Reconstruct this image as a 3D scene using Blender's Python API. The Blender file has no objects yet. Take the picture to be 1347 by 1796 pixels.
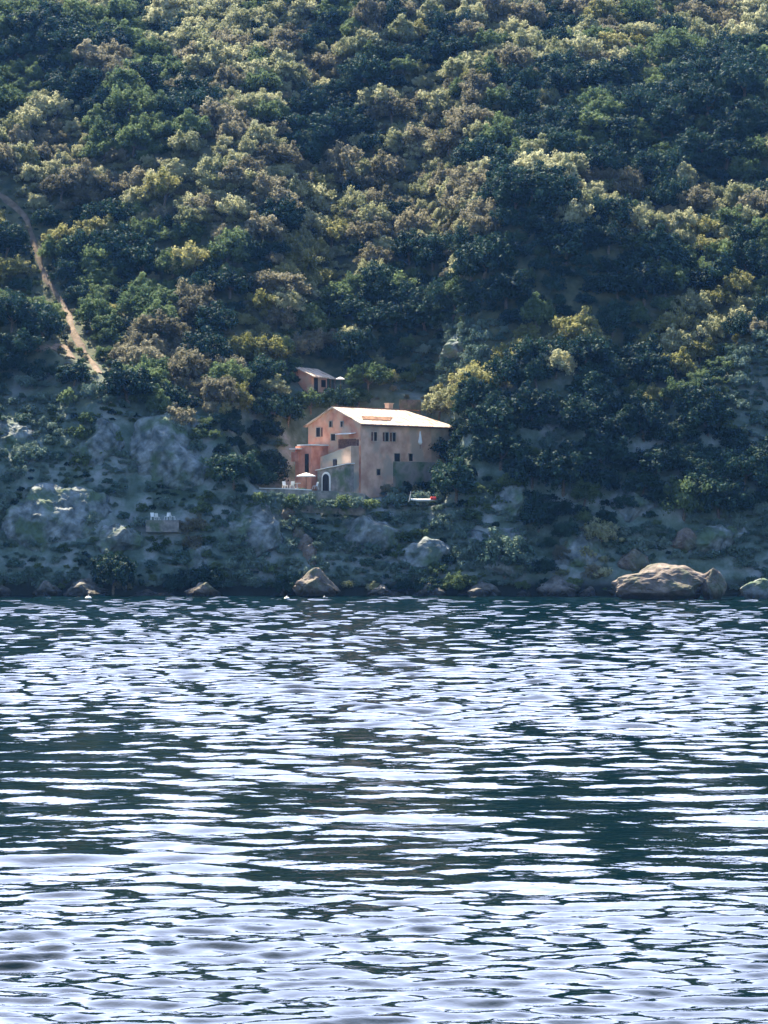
import bpy, bmesh, math, random
import numpy as np
from mathutils import Vector, Matrix
R = math.radians
random.seed(7); rng = np.random.default_rng(7)
S = bpy.context.scene
COL = S.collection

# ---------------------------------------------------------------- camera, sky, sun, exposure
CAM_H, F, HOR, CX = 10.0, 4041.0, 910.3, 673.5      # eye height; focal length and horizon in photo pixels
PITCH = math.atan((HOR - 898) / F)
cam = bpy.data.objects.new('camera', bpy.data.cameras.new('camera')); COL.objects.link(cam)
cam.location = (0, 0, CAM_H); cam.rotation_euler = (R(90) + PITCH, 0, 0)
cam.data.sensor_fit = 'HORIZONTAL'; cam.data.sensor_width = 36; cam.data.lens = 36 * F / 1347
cam.data.clip_start = 0.5; cam.data.clip_end = 5000
S.camera = cam
SKY_BANK = 28.0
SUN_EL, SUN_AZ = R(54), R(-30)                      # azimuth measured from +Y (the hill) towards +X
w = bpy.data.worlds.new("World"); S.world = w; w.use_nodes = True
nt = w.node_tree; bg = nt.nodes['Background']
sky = nt.nodes.new('ShaderNodeTexSky'); sky.sky_type = 'NISHITA'; sky.sun_disc = False
sky.sun_elevation = SUN_EL; sky.sun_rotation = SUN_AZ; sky.air_density = 1.0; sky.dust_density = 1.0; sky.ozone_density = 4.0
# unseen bright bank added over the ridge to whiten the water, blue sky elsewhere
wn, wl = nt.nodes, nt.links
wtc = wn.new('ShaderNodeTexCoord'); wsp = wn.new('ShaderNodeSeparateXYZ'); wl.new(wtc.outputs['Generated'], wsp.inputs[0])
wmr = wn.new('ShaderNodeMapRange'); wmr.interpolation_type = 'SMOOTHSTEP'; wl.new(wsp.outputs[1], wmr.inputs[0]); wmr.inputs[1].default_value = .25; wmr.inputs[2].default_value = .8
wno = wn.new('ShaderNodeTexNoise'); wno.inputs['Scale'].default_value = 3; wno.inputs['Detail'].default_value = 5; wl.new(wtc.outputs['Generated'], wno.inputs[0])
wm2 = wn.new('ShaderNodeMapRange'); wl.new(wno.outputs['Fac'], wm2.inputs[0]); wm2.inputs[1].default_value = .3; wm2.inputs[2].default_value = .6; wm2.inputs[3].default_value = .55; wm2.inputs[4].default_value = 1
wmu = wn.new('ShaderNodeMath'); wmu.operation = 'MULTIPLY'; wl.new(wmr.outputs[0], wmu.inputs[0]); wl.new(wm2.outputs[0], wmu.inputs[1])
wmx = wn.new('ShaderNodeMix'); wmx.data_type = 'RGBA'; wl.new(wmu.outputs[0], wmx.inputs[0]); wl.new(sky.outputs[0], wmx.inputs[6]); wmx.inputs[7].default_value = (SKY_BANK * .69, SKY_BANK * .78, SKY_BANK * 1.12, 1)
wl.new(wmx.outputs[2], bg.inputs[0]); bg.inputs[1].default_value = 0.08
sl = bpy.data.lights.new('sun', 'SUN'); sl.energy = 5.0; sl.angle = R(0.5); sl.color = (1, .86, .64)
sun = bpy.data.objects.new('sun', sl); COL.objects.link(sun)
to_sun = Vector((math.sin(SUN_AZ) * math.cos(SUN_EL), math.cos(SUN_AZ) * math.cos(SUN_EL), math.sin(SUN_EL)))
sun.rotation_euler = to_sun.to_track_quat('Z', 'Y').to_euler(); sun.location = (0, 0, 200)
S.view_settings.view_transform = 'Standard'; S.view_settings.look = 'None'
S.view_settings.exposure = 1.95; S.view_settings.gamma = 1
S.render.engine = 'CYCLES'; S.cycles.use_denoising = True
S.cycles.max_bounces = 5; S.cycles.diffuse_bounces = 2; S.cycles.glossy_bounces = 3; S.cycles.transmission_bounces = 2
S.cycles.volume_bounces = 0; S.cycles.sample_clamp_indirect = 6; S.cycles.sample_clamp_direct = 12

# ---------------------------------------------------------------- helpers
def tag(o, label=None, cat=None, group=None, kind=None):
    if label: o['label'] = label
    if cat: o['category'] = cat
    if group: o['group'] = group
    if kind: o['kind'] = kind
    return o
def empty(name, loc, rz=0):
    o = bpy.data.objects.new(name, None); COL.objects.link(o); o.location = loc; o.rotation_euler = (0, 0, rz)
    o.empty_display_size = .3; return o
def link_mesh(name, me, mat=None, parent=None, loc=None):
    if mat: me.materials.append(mat)
    o = bpy.data.objects.new(name, me); COL.objects.link(o)
    if parent: o.parent = parent
    if loc is not None: o.location = loc
    return o
def np_mesh(name, V, Fc, smooth=False):
    me = bpy.data.meshes.new(name); V = np.asarray(V, np.float32); Fc = np.asarray(Fc, np.int32)
    n = Fc.shape[1]
    me.vertices.add(len(V)); me.vertices.foreach_set('co', V.ravel())
    me.loops.add(Fc.size); me.loops.foreach_set('vertex_index', Fc.ravel())
    me.polygons.add(len(Fc)); me.polygons.foreach_set('loop_start', np.arange(0, Fc.size, n, dtype=np.int32))
    if smooth: me.polygons.foreach_set('use_smooth', np.ones(len(Fc), bool))
    me.update(calc_edges=True); return me
def lattice(seed):
    g = np.random.default_rng(seed).random((256, 256))
    def f(x, y):
        xi = np.floor(x).astype(int); yi = np.floor(y).astype(int); fx = x - xi; fy = y - yi
        fx = fx * fx * (3 - 2 * fx); fy = fy * fy * (3 - 2 * fy)
        a = g[xi % 256, yi % 256]; b = g[(xi + 1) % 256, yi % 256]; c = g[xi % 256, (yi + 1) % 256]; d = g[(xi + 1) % 256, (yi + 1) % 256]
        return (a * (1 - fx) + b * fx) * (1 - fy) + (c * (1 - fx) + d * fx) * fy - .5
    return f
N1, N2, N3, N4 = lattice(1), lattice(2), lattice(3), lattice(4)
class MB:
    """collects solids into one mesh"""
    def __init__(s): s.bm = bmesh.new()
    def box(s, x0, x1, y0, y1, z0, z1, bev=0):
        r = bmesh.ops.create_cube(s.bm, size=1)
        for v in r['verts']:
            v.co = Vector((x0 + (v.co.x + .5) * (x1 - x0), y0 + (v.co.y + .5) * (y1 - y0), z0 + (v.co.z + .5) * (z1 - z0)))
        if bev:
            es = list({e for v in r['verts'] for e in v.link_edges})
            bmesh.ops.bevel(s.bm, geom=es, offset=bev, segments=1, affect='EDGES')
        return s
    def poly(s, pts, vec):
        """extrude a planar polygon by vec"""
        a = [s.bm.verts.new(p) for p in pts]; b = [s.bm.verts.new(Vector(p) + Vector(vec)) for p in pts]
        s.bm.faces.new(a); s.bm.faces.new(b[::-1]); n = len(a)
        for i in range(n): s.bm.faces.new((a[i], b[i], b[(i + 1) % n], a[(i + 1) % n]))
        return s
    def tube(s, pts, rad, seg=7):
        rings = []
        for i, p in enumerate(pts):
            p = Vector(p); q = Vector(pts[min(i + 1, len(pts) - 1)]) - Vector(pts[max(i - 1, 0)])
            q.normalize(); u = q.orthogonal().normalized(); v = q.cross(u); r = rad[i] if hasattr(rad, '__len__') else rad
            rings.append([s.bm.verts.new(p + (u * math.cos(2 * math.pi * k / seg) + v * math.sin(2 * math.pi * k / seg)) * r) for k in range(seg)])
        for a, b in zip(rings, rings[1:]):
            # match closest start so tubes do not twist
            off = min(range(seg), key=lambda k: (a[0].co - b[k].co).length); b[:] = b[off:] + b[:off]
            for k in range(seg): s.bm.faces.new((a[k], a[(k + 1) % seg], b[(k + 1) % seg], b[k]))
        s.bm.faces.new(rings[0][::-1]); s.bm.faces.new(rings[-1]); return s
    def cone(s, c, r0, r1, z0, z1, seg=8, rot=0):
        a = [s.bm.verts.new((c[0] + r0 * math.cos(rot + 2 * math.pi * k / seg), c[1] + r0 * math.sin(rot + 2 * math.pi * k / seg), z0)) for k in range(seg)]
        b = [s.bm.verts.new((c[0] + r1 * math.cos(rot + 2 * math.pi * k / seg), c[1] + r1 * math.sin(rot + 2 * math.pi * k / seg), z1)) for k in range(seg)]
        for k in range(seg): s.bm.faces.new((a[k], a[(k + 1) % seg], b[(k + 1) % seg], b[k]))
        s.bm.faces.new(a[::-1]); s.bm.faces.new(b); return s
    def build(s, name, mat, parent=None, loc=None, smooth=False):
        bmesh.ops.recalc_face_normals(s.bm, faces=s.bm.faces)
        me = bpy.data.meshes.new(name); s.bm.to_mesh(me); s.bm.free()
        if smooth:
            for p in me.polygons: p.use_smooth = True
        return link_mesh(name, me, mat, parent, loc)

# ---------------------------------------------------------------- materials
def newmat(name):
    m = bpy.data.materials.new(name); m.use_nodes = True
    n = m.node_tree.nodes; return m, n, m.node_tree.links, n['Principled BSDF'], n['Material Output']
def noise_mat(name, c1, c2, scale=1.0, rough=.85, bump=0.0, bscale=None, detail=6, pos=(.35, .65), c3=None, s3=.3, crack=0):
    m, n, l, p, out = newmat(name)
    tc = n.new('ShaderNodeNewGeometry')
    ns = n.new('ShaderNodeTexNoise'); ns.inputs['Scale'].default_value = scale; ns.inputs['Detail'].default_value = detail
    l.new(tc.outputs['Position'], ns.inputs['Vector'])
    r = n.new('ShaderNodeValToRGB'); r.color_ramp.elements[0].position, r.color_ramp.elements[1].position = pos
    r.color_ramp.elements[0].color = (*c1, 1); r.color_ramp.elements[1].color = (*c2, 1)
    l.new(ns.outputs['Fac'], r.inputs[0]); col = r.outputs[0]
    if c3:
        n3 = n.new('ShaderNodeTexNoise'); n3.inputs['Scale'].default_value = s3; n3.inputs['Detail'].default_value = 4
        l.new(tc.outputs['Position'], n3.inputs['Vector'])
        r3 = n.new('ShaderNodeValToRGB'); r3.color_ramp.elements[0].position = .48; r3.color_ramp.elements[1].position = .62
        l.new(n3.outputs['Fac'], r3.inputs[0])
        mx = n.new('ShaderNodeMix'); mx.data_type = 'RGBA'; l.new(r3.outputs[0], mx.inputs[0]); l.new(col, mx.inputs[6]); mx.inputs[7].default_value = (*c3, 1)
        col = mx.outputs[2]
    l.new(col, p.inputs['Base Color']); p.inputs['Roughness'].default_value = rough
    p.inputs['Specular IOR Level'].default_value = .25
    if crack:
        vo = n.new('ShaderNodeTexVoronoi'); vo.feature = 'DISTANCE_TO_EDGE'; vo.inputs['Scale'].default_value = crack
        dn = n.new('ShaderNodeTexNoise'); dn.inputs['Scale'].default_value = crack * .8; dn.inputs['Detail'].default_value = 9; dn.inputs['Roughness'].default_value = .65; l.new(tc.outputs['Position'], dn.inputs[0])
        vm = n.new('ShaderNodeVectorMath'); vm.operation = 'MULTIPLY_ADD'; l.new(dn.outputs['Color'], vm.inputs[0]); vm.inputs[1].default_value = (5, 5, 3); l.new(tc.outputs['Position'], vm.inputs[2]); l.new(vm.outputs[0], vo.inputs['Vector'])
        vr = n.new('ShaderNodeMapRange'); l.new(vo.outputs['Distance'], vr.inputs[0]); vr.inputs[2].default_value = .16; vr.inputs[3].default_value = .72
        sz = n.new('ShaderNodeSeparateXYZ'); l.new(tc.outputs['Position'], sz.inputs[0])
        wr = n.new('ShaderNodeMapRange'); l.new(sz.outputs[2], wr.inputs[0]); wr.inputs[1].default_value = .5; wr.inputs[2].default_value = 1.3; wr.inputs[3].default_value = .3
        mm = n.new('ShaderNodeMath'); mm.operation = 'MULTIPLY'; l.new(vr.outputs[0], mm.inputs[0]); l.new(wr.outputs[0], mm.inputs[1])
        vx = n.new('ShaderNodeVectorMath'); vx.operation = 'SCALE'; l.new(col, vx.inputs[0]); l.new(mm.outputs[0], vx.inputs['Scale']); l.new(vx.outputs[0], p.inputs['Base Color'])
    if bump:
        b = n.new('ShaderNodeTexNoise'); b.inputs['Scale'].default_value = bscale or scale * 4; b.inputs['Detail'].default_value = 8
        l.new(tc.outputs['Position'], b.inputs['Vector'])
        bp = n.new('ShaderNodeBump'); bp.inputs['Strength'].default_value = 1; bp.inputs['Distance'].default_value = bump
        l.new(b.outputs['Fac'], bp.inputs['Height']); l.new(bp.outputs[0], p.inputs['Normal'])
    return m
def leaf_mat(name, dark, light, trans=.42):
    m, n, l, p, out = newmat(name)
    oi = n.new('ShaderNodeObjectInfo'); geo = n.new('ShaderNodeNewGeometry')
    ns = n.new('ShaderNodeTexNoise'); ns.inputs['Scale'].default_value = .45; ns.inputs['Detail'].default_value = 5
    l.new(geo.outputs['Position'], ns.inputs['Vector'])
    a = n.new('ShaderNodeMath'); a.operation = 'MULTIPLY_ADD'; l.new(oi.outputs['Random'], a.inputs[0]); a.inputs[1].default_value = .3
    l.new(ns.outputs['Fac'], a.inputs[2])
    a2 = n.new('ShaderNodeMath'); a2.operation = 'SUBTRACT'; l.new(a.outputs[0], a2.inputs[0]); a2.inputs[1].default_value = .15
    r = n.new('ShaderNodeValToRGB'); r.color_ramp.elements[0].position = .3; r.color_ramp.elements[1].position = .72
    r.color_ramp.elements[0].color = (*dark, 1); r.color_ramp.elements[1].color = (*light, 1)
    l.new(a2.outputs[0], r.inputs[0])
    l.new(r.outputs[0], p.inputs['Base Color']); p.inputs['Roughness'].default_value = .75; p.inputs['Specular IOR Level'].default_value = .12
    t = n.new('ShaderNodeBsdfTranslucent'); l.new(r.outputs[0], t.inputs[0])
    mx = n.new('ShaderNodeMixShader'); mx.inputs[0].default_value = trans
    l.new(p.outputs[0], mx.inputs[1]); l.new(t.outputs[0], mx.inputs[2]); l.new(mx.outputs[0], out.inputs[0])
    return m
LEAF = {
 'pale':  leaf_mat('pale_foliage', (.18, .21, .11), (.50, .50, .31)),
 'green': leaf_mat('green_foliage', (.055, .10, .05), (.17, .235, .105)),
 'dark':  leaf_mat('dark_foliage', (.012, .036, .034), (.035, .08, .055), .2),  # dark evergreens; the navy of shade is put into the colour too
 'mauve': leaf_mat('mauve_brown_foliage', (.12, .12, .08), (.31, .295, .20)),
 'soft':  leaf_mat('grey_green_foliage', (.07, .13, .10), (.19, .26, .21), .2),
 'gold':  leaf_mat('sunlit_gold_foliage', (.16, .175, .06), (.38, .37, .17)),  # yellow of sunlit leaves put into the colour
}
M = {
 'bark': noise_mat('bark', (.10, .075, .055), (.22, .18, .14), 6, .9, .02),
 'ground_plain': noise_mat('hill_ground', (.03, .045, .025), (.10, .11, .055), .5, .95, .15, 2, c3=(.08, .075, .045), s3=.08),
 'earth': noise_mat('red_earth', (.11, .085, .06), (.22, .165, .12), .9, .95, .1, 3),
 'rock': noise_mat('shore_rock', (.07, .095, .095), (.30, .335, .34), .7, .9, .3, 1.2, c3=(.10, .15, .09), s3=.3, crack=.45),
 'wetrock': noise_mat('wet_rock', (.05, .055, .05), (.20, .195, .18), .8, .7, .2, 2, crack=.9),
 'warmrock': noise_mat('pink_rock', (.10, .085, .075), (.26, .215, .18), .6, .9, .25, 1.2, c3=(.12, .13, .09), s3=.4, crack=.6),
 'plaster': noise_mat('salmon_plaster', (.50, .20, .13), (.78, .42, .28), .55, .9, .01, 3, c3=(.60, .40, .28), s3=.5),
 'plaster3': noise_mat('faded_beige_pink_plaster', (.50, .29, .21), (.76, .50, .37), .6, .9, .01, 3, c3=(.46, .36, .29), s3=.35),
 'plaster2': noise_mat('weathered_pink_plaster', (.42, .30, .22), (.68, .50, .38), .5, .9, .01, 3, c3=(.30, .30, .26), s3=.4),
 'greenish': noise_mat('greenish_pink_wall', (.24, .22, .19), (.44, .36, .31), .7, .95, .05, 4, c3=(.09, .15, .08), s3=.35),  # greyed pink with random green blotches
 'stone': noise_mat('grey_stone_wall', (.16, .16, .15), (.34, .30, .28), 1.5, .95, .05, 4, c3=(.10, .14, .08), s3=.45),
 'redplaster': noise_mat('red_plaster', (.42, .16, .11), (.66, .31, .22), .7, .9, .01, 3),
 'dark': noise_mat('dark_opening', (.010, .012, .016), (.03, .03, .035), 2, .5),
 'shutter': noise_mat('brown_shutter', (.10, .05, .04), (.20, .11, .08), 4, .7),
 'white': noise_mat('white_paint', (.72, .72, .70), (.86, .85, .82), 2, .6),
 'canvas': noise_mat('white_canvas', (.74, .70, .66), (.88, .84, .80), 1.5, .8),
 'red': noise_mat('red_paint', (.55, .03, .03), (.70, .06, .05), 3, .5),
 'wood': noise_mat('dark_wood', (.08, .05, .035), (.18, .12, .08), 5, .8),
 'roof_brown': noise_mat('mottled_roof_brown', (.10, .045, .025), (.30, .16, .09), 2.2, .9, .05, 5),
}
def hill_mat():
    m = noise_mat('hill_ground', (.035, .05, .03), (.12, .125, .07), .5, .95, .15, 2); n = m.node_tree.nodes; l = m.node_tree.links; p = n['Principled BSDF']
    geo = n.new('ShaderNodeNewGeometry'); sp_ = n.new('ShaderNodeSeparateXYZ'); l.new(geo.outputs['Position'], sp_.inputs[0])
    mr = n.new('ShaderNodeMapRange'); l.new(sp_.outputs[2], mr.inputs[0]); mr.inputs[1].default_value = 34; mr.inputs[2].default_value = 22
    a = n.new('ShaderNodeTexNoise'); a.inputs['Scale'].default_value = .2; a.inputs['Detail'].default_value = 9; a.inputs['Roughness'].default_value = .65; l.new(geo.outputs['Position'], a.inputs[0])
    rp = n.new('ShaderNodeValToRGB'); l.new(a.outputs['Fac'], rp.inputs[0]); e = rp.color_ramp.elements
    e[0].position = .36; e[0].color = (.05, .08, .05, 1); e[1].position = .62; e[1].color = (.28, .31, .31, 1); x = e.new(.5); x.color = (.13, .18, .15, 1)
    old = p.inputs['Base Color'].links[0].from_socket
    mx = n.new('ShaderNodeMix'); mx.data_type = 'RGBA'; l.new(mr.outputs[0], mx.inputs[0]); l.new(old, mx.inputs[6]); l.new(rp.outputs[0], mx.inputs[7])
    wet = n.new('ShaderNodeMapRange'); l.new(sp_.outputs[2], wet.inputs[0]); wet.inputs[1].default_value = 2.6; wet.inputs[2].default_value = 1.2   # weed-dark tide mark
    m2 = n.new('ShaderNodeMix'); m2.data_type = 'RGBA'; l.new(wet.outputs[0], m2.inputs[0]); l.new(mx.outputs[2], m2.inputs[6]); m2.inputs[7].default_value = (.018, .024, .02, 1); l.new(m2.outputs[2], p.inputs['Base Color'])
    return m
M['ground'] = hill_mat()
def roof_mat():
    m, n, l, p, out = newmat('pale_roof_tile')
    tc = n.new('ShaderNodeTexCoord')
    wv = n.new('ShaderNodeTexWave'); wv.bands_direction = 'X'; wv.inputs['Scale'].default_value = 1.3; wv.inputs['Distortion'].default_value = .4
    l.new(tc.outputs['Object'], wv.inputs[0])
    ns = n.new('ShaderNodeTexNoise'); ns.inputs['Scale'].default_value = 1.1; ns.inputs['Detail'].default_value = 7
    rm = n.new('ShaderNodeMapping'); rm.inputs['Scale'].default_value = (2.6, .7, .7); l.new(tc.outputs['Object'], rm.inputs[0]); l.new(rm.outputs[0], ns.inputs[0])
    r = n.new('ShaderNodeValToRGB'); r.color_ramp.elements[0].position = .34; r.color_ramp.elements[1].position = .56
    r.color_ramp.elements[0].color = (.30, .17, .10, 1); r.color_ramp.elements[1].color = (.64, .52, .41, 1)
    l.new(ns.outputs['Fac'], r.inputs[0]); l.new(r.outputs[0], p.inputs['Base Color']); p.inputs['Roughness'].default_value = .8
    bp = n.new('ShaderNodeBump'); bp.inputs['Distance'].default_value = .05; l.new(wv.outputs['Fac'], bp.inputs['Height']); l.new(bp.outputs[0], p.inputs['Normal'])
    return m
M['roof'] = roof_mat()
def water_mat():
    m, n, l, p, out = newmat('sea_water')
    geo = n.new('ShaderNodeNewGeometry')
    mp = n.new('ShaderNodeMapping'); mp.inputs['Scale'].default_value = (1, 1.25, 1); l.new(geo.outputs['Position'], mp.inputs[0])
    a = n.new('ShaderNodeTexNoise'); a.inputs['Scale'].default_value = 2.2; a.inputs['Detail'].default_value = 3; a.inputs['Roughness'].default_value = .5
    l.new(mp.outputs[0], a.inputs[0])
    bp = n.new('ShaderNodeBump'); bp.inputs['Distance'].default_value = .018; bp.inputs['Strength'].default_value = 1
    l.new(a.outputs['Fac'], bp.inputs['Height']); l.new(bp.outputs[0], p.inputs['Normal'])
    p.inputs['Base Color'].default_value = (.0006, .007, .009, 1); p.inputs['Roughness'].default_value = .02
    p.inputs['IOR'].default_value = 1.333
    return m
M['water'] = water_mat()

# ---------------------------------------------------------------- terrain: a polar sheet r(distance) x theta
def tanpy(py): return (HOR - py) / F
STEEP = 57
# for each column of the view: (height line it climbs to, slope) or ('L', length, slope) for a ledge
PROF = {
 -900: [(640, STEEP), (-5, 33)],
 0:    [(690, STEEP), (480, 34), (-5, 32)],
 120:  [(700, STEEP), (500, 34), (-5, 32)],
 250:  [(720, STEEP), (450, 33), (-5, 31)],
 380:  [(760, STEEP), (520, 33), (-5, 32)],
 470:  [(866, 52), ('L', 10, 2), (690, 58), ('L', 4, 5), (500, 42), (-5, 32)],
 560:  [(864, 52), ('L', 18, 2), (694, 64), ('L', 8, 4), (500, 44), (-5, 31)],
 650:  [(872, 50), ('L', 20, 2), (680, 60), (450, 44), (-5, 31)],
 760:  [(884, 50), ('L', 20, 4), (690, 58), ('L', 4, 8), (470, 44), (-5, 32)],
 850:  [(700, 56), ('L', 9, 12), (430, 52), (-5, 31)],
 950:  [(620, 56), ('L', 9, 10), (400, 52), (-5, 31)],
 1050: [(620, 57), ('L', 9, 10), (430, 52), (-5, 32)],
 1130: [(720, 57), ('L', 4, 20), (640, 50), ('L', 6, 18), (460, 50), (-5, 32)],
 1230: [(650, 57), ('L', 10, 18), (440, 47), (-5, 33)],
 1347: [(570, 57), ('L', 9, 18), (400, 45), (-5, 33)],
 2300: [(600, STEEP), (-5, 34)],
}
RG = np.concatenate([np.arange(292, 335, .25), np.arange(335, 420, .5), np.arange(420, 560, 1.0), np.arange(560, 900, 12.0)])
def profile(segs):
    r, z = 299.0, -.6; pts = [(285, -6), (r, z)]
    for s in segs:
        if s[0] == 'L':
            r += s[1] * math.cos(R(s[2])); z += s[1] * math.sin(R(s[2])); pts.append((r, z)); continue
        t = tanpy(s[0]); k = math.tan(R(s[1]))
        r2 = (k * r - z + CAM_H) / (k - t)              # CAM_H + t*r2 = z + k*(r2-r)
        if s is segs[-1]: r2 = 440.0                     # every column meets the same crest line
        z2 = CAM_H + t * r2; pts.append((r2, z2)); r, z = r2, z2
    pts += [(r + 15, z + 4), (r + 40, z + 2), (r + 400, z - 60)]
    return np.interp(RG, [p[0] for p in pts], [p[1] for p in pts])
PK = sorted(PROF); PT = np.array([(k - CX) / F for k in PK]); PZ = np.array([profile(PROF[k]) for k in PK])
TG = np.concatenate([np.linspace(-.62, -.27, 12)[:-1], np.linspace(-.27, .27, 640), np.linspace(.27, .62, 12)[1:]])
idx = np.clip(np.searchsorted(PT, TG) - 1, 0, len(PT) - 2)
ff = np.clip((TG - PT[idx]) / (PT[idx + 1] - PT[idx]), 0, 1); ff = ff * ff * (3 - 2 * ff)
GZ = PZ[idx] * (1 - ff[:, None]) + PZ[idx + 1] * ff[:, None]
GX = RG[None, :] * TG[:, None]; GY = np.repeat(RG[None, :], len(TG), 0)
# undulation (none on the built ledges nor at the water's edge)
nz = 5.0 * N1(GX / 27 + 50, GY / 27 + 50) + 3.0 * N2(GX / 11 + 80, GY / 11 + 80) + 1.0 * N3(GX / 4 + 90, GY / 4 + 90)
ang = np.arctan2(GX + 2, GY - 300); dst = np.hypot(GX + 2, GY - 300)
spur = 1 - np.abs(2 * N3(ang * 3.4 + 20 + .5 * N2(GX / 30, GY / 30), dst / 70 + 5))            # ridges and gullies fanning out above the house
nz += (spur - .55) * 11 * np.clip((dst - 38) / 40, 0, 1)
lowz = np.clip((34 - GZ) / 10, 0, 1)
nz += lowz * (3.2 * N2(GX / 8 + 33, GZ / 7 + 12) + 1.8 * np.abs(N4(GX / 3.1 + 9, GZ / 3.4 + GY / 5)) + .8 * N1(GX / 1.3 + 70, GZ / 1.5 + GY / 2) - .3)
flat = np.exp(-(((GX - (-2)) / 17) ** 4)) * np.exp(-(((GY - 322) / 20) ** 4))
nz *= np.clip((GZ - .5) / 12, .12, 1) * (1 - .93 * flat)
GZ = GZ + nz
def gz(x, y):
    x = np.asarray(x, float); y = np.asarray(y, float); t = x / y
    ti = np.clip(np.searchsorted(TG, t) - 1, 0, len(TG) - 2); ri = np.clip(np.searchsorted(RG, y) - 1, 0, len(RG) - 2)
    ft = np.clip((t - TG[ti]) / (TG[ti + 1] - TG[ti]), 0, 1); fr = np.clip((y - RG[ri]) / (RG[ri + 1] - RG[ri]), 0, 1)
    return (GZ[ti, ri] * (1 - ft) + GZ[ti + 1, ri] * ft) * (1 - fr) + (GZ[ti, ri + 1] * (1 - ft) + GZ[ti + 1, ri + 1] * ft) * fr
cp, sp = math.cos(PITCH), math.sin(PITCH)
def ray(px, py):
    a, b = (px - CX) / F, (898 - py) / F
    return a, cp - sp * b, sp + cp * b
def onray(px, py, y):
    dx, dy, dz = ray(px, py); k = y / dy; return Vector((dx * k, y, CAM_H + dz * k))
YS = np.arange(296, 560, .25)
def hit(px, py):
    dx, dy, dz = ray(px, py); k = YS / dy
    below = gz(dx * k, YS) >= CAM_H + dz * k
    i = int(np.argmax(below)) if below.any() else len(YS) - 1
    y = YS[i]; x = dx * y / dy; return Vector((x, y, float(gz(x, y))))
def proj(x, y, z):
    z = z - CAM_H; d = y * cp + z * sp; return CX + F * x / d, 898 - F * (z * cp - y * sp) / d
nt_, nr_ = GZ.shape
ii = np.arange(nt_ * nr_).reshape(nt_, nr_)
hill = link_mesh('hillside', np_mesh('hillside', np.stack([GX, GY, GZ], -1).reshape(-1, 3),
       np.stack([ii[:-1, :-1], ii[1:, :-1], ii[1:, 1:], ii[:-1, 1:]], -1).reshape(-1, 4), True), M['ground'])
tag(hill, kind='structure')

# ---------------------------------------------------------------- water: real waves on one sheet
def water():
    r = [20.0]
    while r[-1] < 304:
        d = r[-1]; r.append(d + (min(.26, .03 + d * .0011) if d > 34 else .3))
    r = np.array([-400, -60, -8, 8] + r + [320])
    t = np.concatenate([np.linspace(-4, -.24, 30)[:-1], np.linspace(-.24, .24, 620), np.linspace(.24, 4, 30)[1:]])
    Rr = np.maximum(np.abs(r), 3)
    X = Rr[:, None] * t[None, :]; Y = np.repeat(r[:, None], len(t), 1)
    Z = np.zeros_like(X); g = np.random.default_rng(5)
    for i in range(64):
        lam = .32 * (5.0 / .32) ** g.random(); k = 2 * math.pi / lam
        th = g.normal(0, .27); kx, ky = k * math.sin(th), k * math.cos(th)
        slope = .026
        a = slope / k
        # patches: each train swells and dies over a few metres
        env = .35 + 1.3 * np.clip(.5 + 1.4 * N4(X / (5 + 2 * lam) + i * 7.3, Y / (5 + 2 * lam) + i * 3.1), 0, 1)
        step = np.minimum(.26, np.maximum(.03 + np.abs(r) * .0011, np.abs(r) * .00078))[:, None]
        if i == 0: patch = np.where(np.abs(Y) > 130, .72, 0) + np.where(np.abs(Y) > 130, .4, 1) * np.interp(np.clip(.5 + 1.2 * N2(X / 16 + 3, Y / 30 + 8) + .5 * N1(X / 6, Y / 12), 0, 1), [0, .4, 1], [.45, .9, 1.3])
        fade = np.clip(lam / (2.5 * step) - 1, 0, 1)
        dist = np.abs(Y)
        if lam < 1.3: env = env * np.interp(dist, [40, 56, 66, 95, 125, 300], [1.8, 1.6, .5, .55, 1.3, 3.0])
        else: env = env * np.interp(dist, [40, 56, 66, 95, 125, 300], [.45, .55, 1.1, 1.1, 1.1, 2.2])
        Z += a * np.cos(kx * X + ky * Y + g.random() * 6.28) * env * fade
    # calmer near the eye, livelier further out
    Z *= np.interp(np.abs(Y), [150, 200, 300], [1, .78, .7])
    Z *= np.where(np.abs(Y) < 62, np.maximum(patch, .95), patch)
    Z[np.abs(t[None, :]) * np.ones_like(X) > .3] = 0
    nr, ntt = X.shape; q = np.arange(nr * ntt).reshape(nr, ntt)
    o = link_mesh('water', np_mesh('water', np.stack([X, Y, Z], -1).reshape(-1, 3),
        np.stack([q[:-1, :-1], q[:-1, 1:], q[1:, 1:], q[1:, :-1]], -1).reshape(-1, 4), True), M['water'])
    tag(o, kind='structure')
water()

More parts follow.
